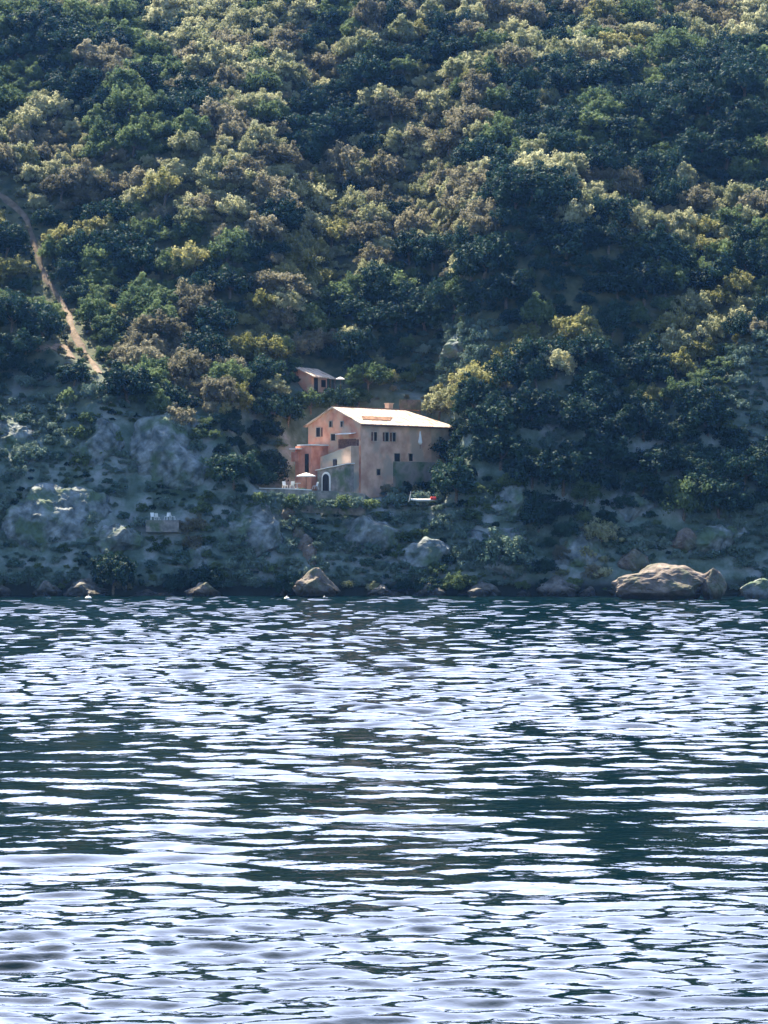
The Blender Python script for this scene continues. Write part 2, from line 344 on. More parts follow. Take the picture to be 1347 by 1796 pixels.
# ---------------------------------------------------------------- foliage meshes
def crown_mesh(name, seed, nclump=42, nleaf=110, flatness=.85, spread=.66, leaf=.062, tall=0, crad=(.2, .36)):
    g = np.random.default_rng(seed)
    d = g.normal(size=(nclump, 3)); d /= np.linalg.norm(d, axis=1)[:, None]; d[:, 2] = np.abs(d[:, 2]) * 1.1 - .25
    rad = spread * (.45 + .55 * g.random(nclump) ** .5) * (1 + .25 * g.normal(size=nclump).clip(-1, 1))
    C = d * rad[:, None]; C[:, 2] = C[:, 2] * flatness * (1 + tall) + .62 * (1 + tall)
    C[:, :2] *= np.array([1 + .18 * math.sin(seed), 1 - .18 * math.sin(seed * 1.7)]); C += g.normal(size=C.shape) * .09
    if tall: C[:, :2] *= (1.15 - .55 * np.clip(C[:, 2:3] / (1.5 * (1 + tall)), 0, 1))
    cr = g.uniform(*crad, nclump)
    n = nclump * nleaf; ci = np.repeat(np.arange(nclump), nleaf)
    v = g.normal(size=(n, 3)); v[:, 2] += .35; v /= np.linalg.norm(v, axis=1)[:, None]
    P = C[ci] + v * (cr[ci] * (.42 + .86 * g.random(n)))[:, None] * np.array([1, 1, .85])
    nr = v + g.normal(size=(n, 3)) * .5; nr /= np.linalg.norm(nr, axis=1)[:, None]
    u = np.cross(nr, g.normal(size=(n, 3))); u /= np.linalg.norm(u, axis=1)[:, None]; wv = np.cross(nr, u)
    s = (leaf * g.uniform(.55, 1.35, n))[:, None]; e = g.uniform(.5, 1, n)[:, None]
    V = np.stack([P - u * s, P - wv * s * e, P + u * s, P + wv * s * e], 1).reshape(-1, 3)
    return np_mesh(name, V, np.arange(len(V)).reshape(-1, 4))
SHAPES = [dict(nclump=80, nleaf=78, crad=(.08, .27), spread=.86, leaf=.054), dict(nclump=100, nleaf=62, crad=(.07, .24), spread=1.0, flatness=.6, leaf=.054), dict(nclump=64, nleaf=90, crad=(.08, .3), spread=.74, leaf=.056, flatness=1.25)] or [dict(crad=(.1, .38), nclump=50), dict(flatness=.7, nclump=52, crad=(.1, .3), spread=.8), dict(spread=.72, flatness=1.0, crad=(.16, .3), nclump=55, nleaf=90), dict(flatness=.95, nclump=36, crad=(.24, .4)),
          dict(flatness=.8, spread=.75, crad=(.15, .27), nclump=60, nleaf=85)]
CROWN = {}
for mk in LEAF:
    for si, kw in enumerate(SHAPES):
        base = CROWN.get(('base', si)) or crown_mesh('crown', 100 + si, **kw); CROWN[('base', si)] = base
        me = base.copy(); me.name = 'crown'; me.materials.append(LEAF[mk]); CROWN[(mk, si)] = me
tallm = crown_mesh('crown', 300, 46, 95, 1.0, .55, .06, .75); tallm.materials.append(LEAF['dark']); CROWN[('dark', 'tall')] = tallm
BUSH = {}
for mk in ('soft', 'green', 'pale', 'gold', 'mauve', 'dark'):
    for si in range(3):
        me = crown_mesh('crown', 500 + si, 40, 34, .6, .8, .09, crad=(.1, .3)); me.materials.append(LEAF[mk]); BUSH[(mk, si)] = me
def trunk_mesh(seed):
    g = random.Random(seed); b = MB()
    top = Vector((g.uniform(-.1, .1), g.uniform(-.1, .1), .62))
    b.tube([(0, 0, -.25), (0, 0, .12), top * .55, top], [.075, .06, .05, .035])
    for k in range(5):
        a = k * 1.257 + g.uniform(-.4, .4); h = top * g.uniform(.5, .95)
        b.tube([h, h + Vector((math.cos(a) * .22, math.sin(a) * .22, .18)), h + Vector((math.cos(a) * .45, math.sin(a) * .45, .42))], [.03, .02, .008], 5)
    bmesh.ops.recalc_face_normals(b.bm, faces=b.bm.faces)
    me = bpy.data.meshes.new('trunk'); b.bm.to_mesh(me); b.bm.free(); me.materials.append(M['bark']); return me
TRUNK = [trunk_mesh(k) for k in range(4)]

# ---------------------------------------------------------------- planting plan
def inpoly(px, py, poly):
    c = False; n = len(poly)
    for i in range(n):
        x1, y1 = poly[i]; x2, y2 = poly[i - 1]
        if (y1 > py) != (y2 > py) and px < (x2 - x1) * (py - y1) / (y2 - y1) + x1: c = not c
    return c
def dseg(px, py, line):
    best = 1e9
    for (x1, y1), (x2, y2) in zip(line, line[1:]):
        t = max(0, min(1, ((px - x1) * (x2 - x1) + (py - y1) * (y2 - y1)) / ((x2 - x1) ** 2 + (y2 - y1) ** 2)))
        best = min(best, math.hypot(px - x1 - t * (x2 - x1), py - y1 - t * (y2 - y1)))
    return best
SOFT = [[(-60, 700), (60, 670), (180, 690), (270, 740), (370, 790), (400, 850), (350, 900), (240, 900), (330, 960), (380, 1030), (-60, 1050)],
        [(350, 880), (500, 868), (760, 880), (830, 900), (930, 960), (900, 1030), (350, 1036)],
        [(1235, 640), (1300, 600), (1400, 600), (1400, 800), (1320, 800), (1240, 720)],
        [(740, 590), (800, 560), (900, 560), (900, 625), (760, 690), (700, 690)],
        [(940, 700), (1000, 700), (1000, 800), (940, 800)],
        [(830, 850), (930, 850), (940, 960), (830, 960)],
        [(1060, 930), (1400, 900), (1400, 1040), (1060, 1040)]]
DARKA = [[(380, 730), (500, 740), (520, 850), (450, 870), (380, 850)],  # real dark trees, plus shaded slopes drawn with darker leaves
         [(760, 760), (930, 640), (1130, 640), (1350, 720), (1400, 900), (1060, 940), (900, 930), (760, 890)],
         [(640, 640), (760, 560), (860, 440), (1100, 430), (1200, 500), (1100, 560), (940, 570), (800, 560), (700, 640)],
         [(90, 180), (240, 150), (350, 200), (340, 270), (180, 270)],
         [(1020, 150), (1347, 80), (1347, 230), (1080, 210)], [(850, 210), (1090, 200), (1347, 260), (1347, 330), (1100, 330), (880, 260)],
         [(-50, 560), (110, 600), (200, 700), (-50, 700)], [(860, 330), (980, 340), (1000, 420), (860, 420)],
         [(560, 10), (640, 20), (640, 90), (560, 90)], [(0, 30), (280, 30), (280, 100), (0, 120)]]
PALE = [[(330, 70), (640, 90), (700, 0), (1000, -60), (1347, -60), (1347, 40), (1080, 120), (1000, 180), (880, 240), (800, 330), (640, 330), (600, 300), (470, 330), (380, 300), (350, 200)],  # sunlit upper slopes, brightened through paler leaf colour
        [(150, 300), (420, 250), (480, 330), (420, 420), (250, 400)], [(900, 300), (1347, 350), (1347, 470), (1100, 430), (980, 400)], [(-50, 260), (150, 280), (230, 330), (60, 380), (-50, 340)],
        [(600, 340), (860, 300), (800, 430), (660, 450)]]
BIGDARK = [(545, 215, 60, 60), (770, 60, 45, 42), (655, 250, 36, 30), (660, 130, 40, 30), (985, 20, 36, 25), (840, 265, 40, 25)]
GOLD = [[(400, 560), (470, 540), (480, 640), (420, 660)], [(640, 640), (690, 620), (680, 690), (630, 690)], [(740, 700), (860, 620), (930, 600), (1000, 620), (930, 680), (800, 730)],  # sunlit spurs, their light put in as yellower leaves
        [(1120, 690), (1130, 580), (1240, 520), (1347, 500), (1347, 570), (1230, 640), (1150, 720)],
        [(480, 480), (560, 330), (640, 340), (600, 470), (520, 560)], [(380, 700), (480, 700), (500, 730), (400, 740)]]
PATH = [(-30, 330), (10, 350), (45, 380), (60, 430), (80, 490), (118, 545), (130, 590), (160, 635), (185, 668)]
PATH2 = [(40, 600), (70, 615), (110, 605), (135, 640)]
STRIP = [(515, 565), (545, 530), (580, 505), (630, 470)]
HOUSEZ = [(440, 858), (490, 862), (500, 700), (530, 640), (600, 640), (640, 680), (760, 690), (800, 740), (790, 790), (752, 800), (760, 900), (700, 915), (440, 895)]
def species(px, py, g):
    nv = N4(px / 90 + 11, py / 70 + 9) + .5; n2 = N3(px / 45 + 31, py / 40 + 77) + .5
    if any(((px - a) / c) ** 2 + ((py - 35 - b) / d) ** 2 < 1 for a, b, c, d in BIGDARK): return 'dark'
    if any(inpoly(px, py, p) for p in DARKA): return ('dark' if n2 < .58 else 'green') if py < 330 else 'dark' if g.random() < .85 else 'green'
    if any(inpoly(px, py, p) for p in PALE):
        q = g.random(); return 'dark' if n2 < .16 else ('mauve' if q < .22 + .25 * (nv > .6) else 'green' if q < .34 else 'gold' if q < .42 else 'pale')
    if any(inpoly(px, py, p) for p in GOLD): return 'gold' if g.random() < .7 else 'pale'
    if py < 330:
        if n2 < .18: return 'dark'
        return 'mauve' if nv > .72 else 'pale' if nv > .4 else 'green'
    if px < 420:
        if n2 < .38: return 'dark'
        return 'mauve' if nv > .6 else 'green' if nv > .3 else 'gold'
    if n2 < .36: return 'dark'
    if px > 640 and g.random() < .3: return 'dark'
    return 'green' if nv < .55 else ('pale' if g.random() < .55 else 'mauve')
EXTRA = [  # single trees one can point at: base px, base py, crown width px, kind, shape, label
 (545, 268, 100, 'dark', 2, 'large round dark evergreen standing alone in the pale scrub above the hut'),
 (770, 75, 70, 'dark', 0, 'dark round tree near the top edge among pale green crowns'),
 (655, 272, 55, 'dark', 3, 'small dark round tree just right of the large round evergreen'),
 (557, 425, 34, 'dark', 'tall', 'narrow dark pointed tree in the sunny scrub under the large round evergreen'),
 (1012, 625, 105, 'gold', 0, 'tallest sunlit golden crown on the spur right of the house'),
 (908, 655, 84, 'gold', 1, 'golden tree on the spur between the house and the tallest golden crown'),
 (975, 665, 72, 'pale', 3, 'pale round tree just below the tallest golden crown'),
 (835, 690, 76, 'gold', 4, 'sunlit yellow-green tree on the spur above the roof end'),
 (770, 735, 70, 'pale', 0, 'dull green tree touching the right end of the tiled roof'),
 (645, 690, 74, 'green', 1, 'bright green bushy tree right of the small hut'),
 (428, 640, 76, 'gold', 1, 'yellow-green tree on the slope left of the small hut'),
 (400, 690, 80, 'green', 4, 'green tree on the slope below the yellow-green one left of the hut'),
 (800, 880, 94, 'dark', 0, 'big dark tree hiding the right corner of the house'),
 (780, 812, 44, 'green', 1, 'small green bush tree against the right end of the house'),
 (465, 850, 84, 'dark', 3, 'big dark tree left of the terrace with the open parasol'),
 (410, 860, 90, 'dark', 2, 'dark broad tree at the end of the terrace wall'),
 (505, 745, 60, 'dark', 0, 'dark tree between the hut and the salmon gable'),
 (1150, 720, 60, 'gold', 3, 'golden crown at the lower end of the right-hand sunlit ridge'),
 (1185, 665, 70, 'gold', 0, 'golden crown midway up the right-hand sunlit ridge'),
 (500, 730, 44, 'dark', 3, 'dark bushy tree under the left corner of the small hut'),
 (545, 728, 60, 'green', 1, 'green bushy tree right under the small hut'),
 (592, 724, 60, 'dark', 1, 'dark low tree between the porch of the hut and the roof ridge'),
 (628, 716, 52, 'green', 0, 'small green tree rising behind the roof ridge of the house'),
 (664, 868, 44, 'dark', 1, 'dark bush tree against the foot of the long wall'),
 (885, 1012, 105, 'soft', 3, 'round grey-green tree overhanging the water between the two boulders'),
]
trees = []   # (x, y, z, radius, kind, shape, rot, px, py, label)
for px, py, wpx, k, sh, lab in EXTRA:
    sh = sh if sh == 'tall' else sh % 3
    p = hit(px, py); rad = wpx / 2 / F * p.y
    trees.append([p.x, p.y, p.z - .1, rad * 1.04, k, sh, random.random() * 6.28, px, py, lab, 1.0])
shrubs = []
g = random.Random(3)
def nearextra(x, y):
    return any((t[0] - x) ** 2 + ((t[1] - y) * 1.0) ** 2 < (t[3] * .9) ** 2 for t in trees[:len(EXTRA)])
def darts(n, rmin, seed, keep):
    """points spread evenly over the slope's surface, at least rmin(px, py) apart"""
    q = np.random.default_rng(seed)
    it = np.where(np.abs(TG) < .19)[0]; ir = np.where((RG > 299) & (RG < 545))[0]
    P = np.stack([GX, GY, GZ], -1); A = P[it[0]:it[-1], ir[0]:ir[-1]]; B = P[it[0] + 1:it[-1] + 1, ir[0]:ir[-1]]; C = P[it[0]:it[-1], ir[0] + 1:ir[-1] + 1]
    ar = np.linalg.norm(np.cross(B - A, C - A), axis=-1); pr = (ar / ar.sum()).ravel()
    cells = q.choice(len(pr), n, p=pr); u, v = q.random(n)[:, None], q.random(n)[:, None]
    A, B, C = A.reshape(-1, 3)[cells], B.reshape(-1, 3)[cells], C.reshape(-1, 3)[cells]
    X = A + (B - A) * u + (C - A) * v; X[:, 2] = gz(X[:, 0], X[:, 1]); grid = {}; out = []
    for x, y, z in X:
        px, py = proj(x, y, z)
        if py < -300 or z < .3: continue
        rm = rmin(px, py)
        if not rm: continue
        c = (int(x // 4), int(y // 4), int(z // 4)); bad = False
        for i in (-1, 0, 1):
            for j in (-1, 0, 1):
                for k in (-1, 0, 1):
                    for (a_, b_, c_) in grid.get((c[0] + i, c[1] + j, c[2] + k), ()):
                        if (a_ - x) ** 2 + (b_ - y) ** 2 + (c_ - z) ** 2 < rm * rm: bad = True; break
        if bad: continue
        grid.setdefault(c, []).append((x, y, z)); out.append((x, y, z, px, py))
    return out
def tree_r(px, py):
    if 240 < px < 330 and 885 < py < 960: return 0
    if inpoly(px, py, HOUSEZ) or any(inpoly(px, py, p) for p in SOFT) or dseg(px, py - 22, PATH) < 32 or dseg(px, py - 14, PATH2) < 16 or dseg(px, py - 14, STRIP) < 20: return 0
    if 640 < px < 780 and 690 < py < 760: return 0
    return 2.75
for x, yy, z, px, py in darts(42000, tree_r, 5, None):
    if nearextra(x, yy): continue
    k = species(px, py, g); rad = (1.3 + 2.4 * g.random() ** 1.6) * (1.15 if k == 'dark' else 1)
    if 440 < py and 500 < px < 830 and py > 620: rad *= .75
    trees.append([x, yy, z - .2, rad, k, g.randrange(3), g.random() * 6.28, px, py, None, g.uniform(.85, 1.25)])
# low scrub where the photo shows soft open slopes, and small growth everywhere in the gaps
def shrub_r(px, py):
    if dseg(px, py, PATH) < 7 or dseg(px, py, PATH2) < 5 or (1065 < px < 1285 and py > 985) or (255 < px < 318 and 905 < py < 945): return 0
    if inpoly(px, py, SOFT[0]) and N2(np.array(px / 55), np.array(py / 45)) > -.08: return 2.6
    if any(inpoly(px, py, p) for p in SOFT): return 1.5
    if dseg(px, py - 22, PATH) < 34 or dseg(px, py - 18, STRIP) < 26: return 1.4
    return 2.3
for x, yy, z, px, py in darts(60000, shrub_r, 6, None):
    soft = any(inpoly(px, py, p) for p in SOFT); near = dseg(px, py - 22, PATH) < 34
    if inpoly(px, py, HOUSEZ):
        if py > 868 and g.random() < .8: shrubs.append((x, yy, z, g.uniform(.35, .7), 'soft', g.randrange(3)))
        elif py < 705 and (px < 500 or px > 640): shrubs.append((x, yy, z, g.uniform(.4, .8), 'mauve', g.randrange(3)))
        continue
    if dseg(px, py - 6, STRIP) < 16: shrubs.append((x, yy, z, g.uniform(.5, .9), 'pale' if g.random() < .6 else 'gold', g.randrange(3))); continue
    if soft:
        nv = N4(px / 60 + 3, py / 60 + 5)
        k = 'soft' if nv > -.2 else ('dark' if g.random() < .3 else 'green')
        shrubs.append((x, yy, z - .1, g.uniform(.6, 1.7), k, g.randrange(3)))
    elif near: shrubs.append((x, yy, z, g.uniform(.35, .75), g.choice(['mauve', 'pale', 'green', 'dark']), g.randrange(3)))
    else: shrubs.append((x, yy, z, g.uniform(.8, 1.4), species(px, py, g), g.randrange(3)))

for px, py, wpx, k in [(455, 888, 34, 'green'), (482, 892, 40, 'soft'), (512, 893, 36, 'green'), (540, 896, 44, 'soft'), (572, 897, 40, 'soft'), (600, 899, 42, 'green'), (628, 899, 38, 'soft'),
                       (650, 897, 36, 'green'), (690, 872, 34, 'soft'), (712, 870, 38, 'soft'), (735, 862, 36, 'soft'), (752, 845, 34, 'green'), (765, 835, 36, 'dark'), (700, 850, 26, 'soft'), (725, 842, 30, 'mauve'),
                       (640, 866, 26, 'green'), (752, 812, 26, 'green'), (742, 828, 24, 'soft'), (520, 728, 40, 'dark'), (570, 728, 40, 'green'), (612, 722, 34, 'dark'), (478, 715, 44, 'dark')]:
    yy = 305.0 if py > 885 else (309.0 if py > 860 else (318.0 if py > 800 else 326.0))
    p = onray(px, py, yy) if py > 800 else hit(px, py)
    if 800 < py < 885: wpx *= 1.35
    shrubs.append((p.x, p.y, float(gz(p.x, p.y)) - .1 if py < 885 else p.z, wpx / 2 / F * p.y, k, g.randrange(3)))
for u in np.arange(2.2, 18, 1.05):
    wx = (633 - CX) / F * 312 + .707 * u + .9 * g.uniform(.9, 2.2); wy = 312 + .707 * u - g.uniform(.9, 2.2)
    shrubs.append((wx, wy, max(float(gz(wx, wy)), 13.4) - .1, g.uniform(.8, 1.35) + (.35 if u > 9 else 0), g.choice(['soft', 'green', 'soft', 'mauve', 'dark']), g.randrange(3)))
def micro_r(px, py):
    if inpoly(px, py, HOUSEZ) and py < 868: return 0
    if (255 < px < 318 and 895 < py < 925) or (1065 < px < 1285 and py > 985): return 0
    return .82 if any(inpoly(px, py, p) for p in SOFT) and N2(np.array(px / 38 + 7), np.array(py / 30)) < .17 else 0
for x, yy, z, px, py in darts(70000, micro_r, 9, None):
    nv = N4(px / 30 + 3, py / 26 + 5)
    shrubs.append((x, yy, z - .12, g.uniform(.35, .8), 'soft' if nv > -.16 else ('green' if g.random() < .6 else 'dark'), g.randrange(3)))
# ---- the trees one can tell apart: 300 things, the rest is the forest mass
KINDNAME = {'pale': ('scrub_oak', 'pale sunlit green'), 'green': ('broadleaf_tree', 'mid-green'), 'dark': ('evergreen_tree', 'dark blue-green'),
            'mauve': ('brown_leaved_tree', 'brownish mauve'), 'soft': ('olive_tree', 'grey-green'), 'gold': ('golden_tree', 'golden')}
LAND = [((548, 660), 'the hut'), ((690, 760), 'the salmon house'), ((1170, 1015), 'the biggest boulder'), ((558, 1015), 'the pink-brown boulder'),
        ((80, 480), 'the earth path'), ((575, 515), 'the pale grass strip'), ((545, 215), 'the round evergreen'), ((1010, 580), 'the tallest gold crown'),
        ((285, 905), 'the bank chairs'), ((1200, 600), 'the right sunlit ridge'), ((1347, 300), 'the right edge'), ((0, 150), 'the upper left edge'),
        ((673, 0), 'the top edge middle'), ((1347, 30), 'the top right corner'), ((250, 0), 'the top edge left'), ((1010, 250), 'the upper dark woods'),
        ((970, 755), 'the pale rock face'), ((1330, 700), 'the right edge scrub'), ((300, 600), 'the left wooded slope'), ((970, 440), 'the dark hollow'),
        ((0, 850), 'the lower left edge'), ((1150, 850), 'the lower dark woods'), ((410, 800), 'the terrace end')]
def phrase(px, py):
    (lx, ly), nm = min(LAND, key=lambda a: math.hypot(a[0][0] - px, (a[0][1] - py)))
    dx, dy = px - lx, py - ly; d = math.hypot(dx, dy)
    how = 'just' if d < 55 else 'close' if d < 95 else 'somewhat' if d < 140 else 'well' if d < 200 else 'far'
    ang = math.degrees(math.atan2(-dy, dx)) % 360
    w_ = ['right of', 'up and right of', 'above', 'up and left of', 'left of', 'down and left of', 'below', 'down and right of'][int((ang + 22.5) // 45) % 8]
    return how + ' ' + w_ + ' ' + nm
cand = [i for i, t in enumerate(trees) if t[9] is None and -15 < t[7] < 1362 and t[8] - 1.0 * t[3] / t[1] * F > 8 and t[8] < 1040 + 5]
cand.sort(key=lambda i: -trees[i][3] / trees[i][1])
single = set(range(len(EXTRA))) | set(cand[:298 - len(EXTRA)])
labs = {}
for i in single:
    x, y, z, rad, k, sh, rot, px, py, lab, hs = trees[i]
    pyc = py - .8 * rad / y * F
    labs.setdefault(lab or '%s %s tree %s' % ('broad' if rad > 3.1 else 'mid-sized' if rad > 2.6 else 'smaller', KINDNAME[k][1], phrase(px, pyc)), []).append((pyc, px, i))
for lb, ms in labs.items():
    if len(ms) == 1: trees[ms[0][2]][9] = lb; continue
    sx = max(m[1] for m in ms) - min(m[1] for m in ms); sy = max(m[0] for m in ms) - min(m[0] for m in ms)
    ms.sort(key=(lambda m: m[1]) if sx > sy else (lambda m: m[0]))
    ORD = ['', 'second', 'third', 'fourth', 'fifth', 'sixth', 'seventh', 'eighth', 'ninth']
    A, Z = ('leftmost', 'rightmost') if sx > sy else ('topmost', 'lowest')
    wd = [A] + [ORD[q] + (' from left' if sx > sy else ' from top') for q in range(1, len(ms) - 1)] + [Z] if len(ms) < 10 else None
    for q, m_ in enumerate(ms): trees[m_[2]][9] = (wd[q] + ' ' + lb if wd else lb).replace('mid-sized ', '' if wd else 'mid-sized ')
def size_word(r): return 'broad' if r > 2.75 else ('mid-sized' if r > 2.45 else 'smaller')
protos = {}
for i in sorted(single):
    x, y, z, rad, k, sh, rot, px, py, lab, hs = trees[i]
    t = empty('tree' if sh == 'tall' else KINDNAME[k][0], (x, y, z), rot); t.scale = (rad, rad, rad * hs)
    pyc = py - .8 * rad / y * F
    tag(t, lab, 'tree', 'trees on the wooded hillside')
    key = (k, sh)
    if key not in protos:
        protos[key] = [link_mesh('crown', CROWN[key], None, t), link_mesh('trunk', TRUNK[i % 4], None, t)]
    else:
        for pr in protos[key]:
            c = pr.copy(); COL.objects.link(c); c.parent = t
# ---- masses: forest and low scrub, one object each (instances of the crowns on points)
def mass(name, pts, meshes, kinds):
    V = np.array([p[:3] for p in pts], np.float32)
    me = bpy.data.meshes.new(name); me.vertices.add(len(V)); me.vertices.foreach_set('co', V.ravel())
    for an, ty, vals in (('var', 'INT', [kinds.index((p[4], p[5])) for p in pts]), ('sc', 'FLOAT', [p[3] for p in pts]),
                         ('rz', 'FLOAT', [random.random() * 6.28 for p in pts]), ('hs', 'FLOAT', [random.uniform(.85, 1.25) for p in pts])):
        me.attributes.new(an, ty, 'POINT').data.foreach_set('value', vals)
    me.update(); o = link_mesh(name, me)
    ng = bpy.data.node_groups.new(name, 'GeometryNodeTree'); ng.interface.new_socket('Geometry', in_out='INPUT', socket_type='NodeSocketGeometry')
    ng.interface.new_socket('Geometry', in_out='OUTPUT', socket_type='NodeSocketGeometry')
    N = ng.nodes; L = ng.links; gi = N.new('NodeGroupInput'); go = N.new('NodeGroupOutput')
    outs = gi.outputs[0]
    at = {}
    for an, ty in (('var', 'INT'), ('sc', 'FLOAT'), ('rz', 'FLOAT'), ('hs', 'FLOAT')):
        a = N.new('GeometryNodeInputNamedAttribute'); a.data_type = ty; a.inputs[0].default_value = an; at[an] = a.outputs['Attribute']
    join = N.new('GeometryNodeJoinGeometry')
    mul = N.new('ShaderNodeMath'); mul.operation = 'MULTIPLY'; L.new(at['sc'], mul.inputs[0]); L.new(at['hs'], mul.inputs[1])
    sc = N.new('ShaderNodeCombineXYZ'); L.new(at['sc'], sc.inputs[0]); L.new(at['sc'], sc.inputs[1]); L.new(mul.outputs[0], sc.inputs[2])
    ro = N.new('ShaderNodeCombineXYZ'); L.new(at['rz'], ro.inputs[2])
    for vi, src in enumerate(meshes):
        oi = N.new('GeometryNodeObjectInfo'); oi.inputs[0].default_value = src; oi.transform_space = 'ORIGINAL'
        cmp = N.new('FunctionNodeCompare'); cmp.data_type = 'INT'; cmp.operation = 'EQUAL'
        L.new(at['var'], cmp.inputs[2]); cmp.inputs[3].default_value = vi
        ip = N.new('GeometryNodeInstanceOnPoints'); L.new(outs, ip.inputs['Points']); L.new(cmp.outputs[0], ip.inputs['Selection'])
        L.new(oi.outputs['Geometry'], ip.inputs['Instance']); L.new(ro.outputs[0], ip.inputs['Rotation']); L.new(sc.outputs[0], ip.inputs['Scale'])
        L.new(ip.outputs[0], join.inputs[0])
    L.new(join.outputs[0], go.inputs[0])
    md = o.modifiers.new('spread', 'NODES'); md.node_group = ng
    return o
rest = [trees[i] for i in range(len(trees)) if i not in single]
kinds = sorted({(t[4], t[5]) for t in rest}, key=str)
for key in kinds:
    if key not in protos:   # a kind no single tree shows: borrow the nearest shape
        alt = [q for q in protos if q[0] == key[0]][0]; protos[key] = protos[alt]
tag(mass('forest', rest, [protos[k][0] for k in kinds], kinds), 'dense sunlit scrub forest covering the upper hillside', 'forest', kind='stuff')
# the low scrub has its own bush meshes (kept in the file, never placed by themselves)
bk = sorted({(s[4], s[5]) for s in shrubs}, key=str); bobs = []
for key in bk:
    bobs.append(bpy.data.objects.new('bush', BUSH[key]))
tag(mass('scrub', shrubs, bobs, bk), 'low grey-green scrub covering the shaded shore slopes and gaps between trees', 'scrub', kind='stuff')

# ---------------------------------------------------------------- earth path
def ribbon(name, line, width, mat):
    pts = []
    for (a, b), (c, d) in zip(line, line[1:]):
        for k in range(5): pts.append(hit(a + (c - a) * k / 5, b + (d - b) * k / 5))
    V = []; n = len(pts)
    pts = [sum((pts[j] for j in range(max(0, i - 1), min(n, i + 2))), Vector()) / len(range(max(0, i - 1), min(n, i + 2))) for i in range(n)]
    for i, p in enumerate(pts):
        t = (pts[min(i + 1, n - 1)] - pts[max(i - 1, 0)]); t.z = 0; t.normalize(); s = Vector((-t.y, t.x, 0))
        wd = width * random.uniform(.6, 1.3)
        for q in (-1, -.5, 0, .5, 1):
            v = p + s * q * wd; V.append((v.x, v.y, float(gz(v.x, v.y)) + (.14 if abs(q) < 1 else -.1) + .25 * random.random()))
    Fc = [(i * 5 + j, i * 5 + j + 1, i * 5 + j + 6, i * 5 + j + 5) for i in range(n - 1) for j in range(4)]
    return tag(link_mesh(name, np_mesh(name, V, Fc, True), mat), kind='structure')
ribbon('path', PATH, .5, M['earth']); ribbon('path', PATH2, .6, M['earth'])

# ---------------------------------------------------------------- rocks
def rock(name, px0, px1, pyt, pyb, y, mat, label, group=None, seed=0, depth=.8, peak=0.0, sub=5, rough=.16):
    g = np.random.default_rng(seed)
    bm = bmesh.new(); bmesh.ops.create_icosphere(bm, subdivisions=sub, radius=1)
    a, b = onray(px0, pyb, y), onray(px1, pyt, y); wd = (b.x - a.x) / 2; ht = b.z - a.z
    o1, o2 = g.random() * 50, g.random() * 50
    cuts = [(Vector(c).normalized(), q) for c, q in zip(g.normal(size=(9, 3)), g.uniform(.62, .9, 9))]
    for v in bm.verts:
        c = v.co.copy()
        for nrm, q in cuts:
            dd = c.dot(nrm)
            if dd > q: c -= nrm * (dd - q) * .85
        n_ = float(N1(np.array(c.x * 2.2 + o1), np.array(c.y * 2.2 + c.z * 1.7 + o2))) + .5 * float(N2(np.array(c.x * 5 + c.z * 3 + o2), np.array(c.y * 5 + o1))) \
            + .25 * float(N3(np.array(c.x * 12 + o1), np.array(c.z * 12 + c.y * 7 + o2)))
        c *= 1 + rough * 2 * n_
        c.z = c.z * (1 - .45 * abs(c.x - peak))
        v.co = Vector((c.x * wd, c.y * wd * depth, (c.z * .62 + .38) * ht / 1.0))
    me = bpy.data.meshes.new(name); bm.to_mesh(me); bm.free()
    o = link_mesh(name, me, mat); o.location = ((a.x + b.x) / 2, y, a.z)
    return tag(o, label, 'rock', group)
rock('boulder', 1080, 1262, 984, 1056, 286, M['warmrock'], 'biggest shore boulder with a bright sunlit crest and grey shaded face', seed=11, peak=-.15, depth=.6)
rock('boulder', 1225, 1275, 995, 1054, 285.5, M['warmrock'], 'pinkish boulder leaning on the right end of the biggest boulder', seed=19)
rock('boulder', 515, 596, 996, 1054, 296, M['warmrock'], 'pink-brown boulder at the waterline below the rocky rib', seed=12, peak=.1)
rock('boulder', 325, 385, 1016, 1054, 297, M['warmrock'], 'small pinkish boulder at the waterline left of the pink-brown one', seed=13, peak=.3)
rock('boulder', 1300, 1375, 1012, 1056, 288, M['rock'], 'grey rounded rock at the waterline by the right edge', seed=14)
rock('boulder', 1170, 1232, 925, 965, 304.0, M['warmrock'], 'small pinkish rock on the bank above the biggest boulder', seed=15)
rock('boulder', 1080, 1140, 960, 1000, 302.0, M['warmrock'], 'dull pink rock at the upper left of the biggest boulder', seed=16)
rock('boulder', 845, 925, 955, 1012, 302.0, M['rock'], 'low olive-grey rock under the round tree between the boulders', seed=17)
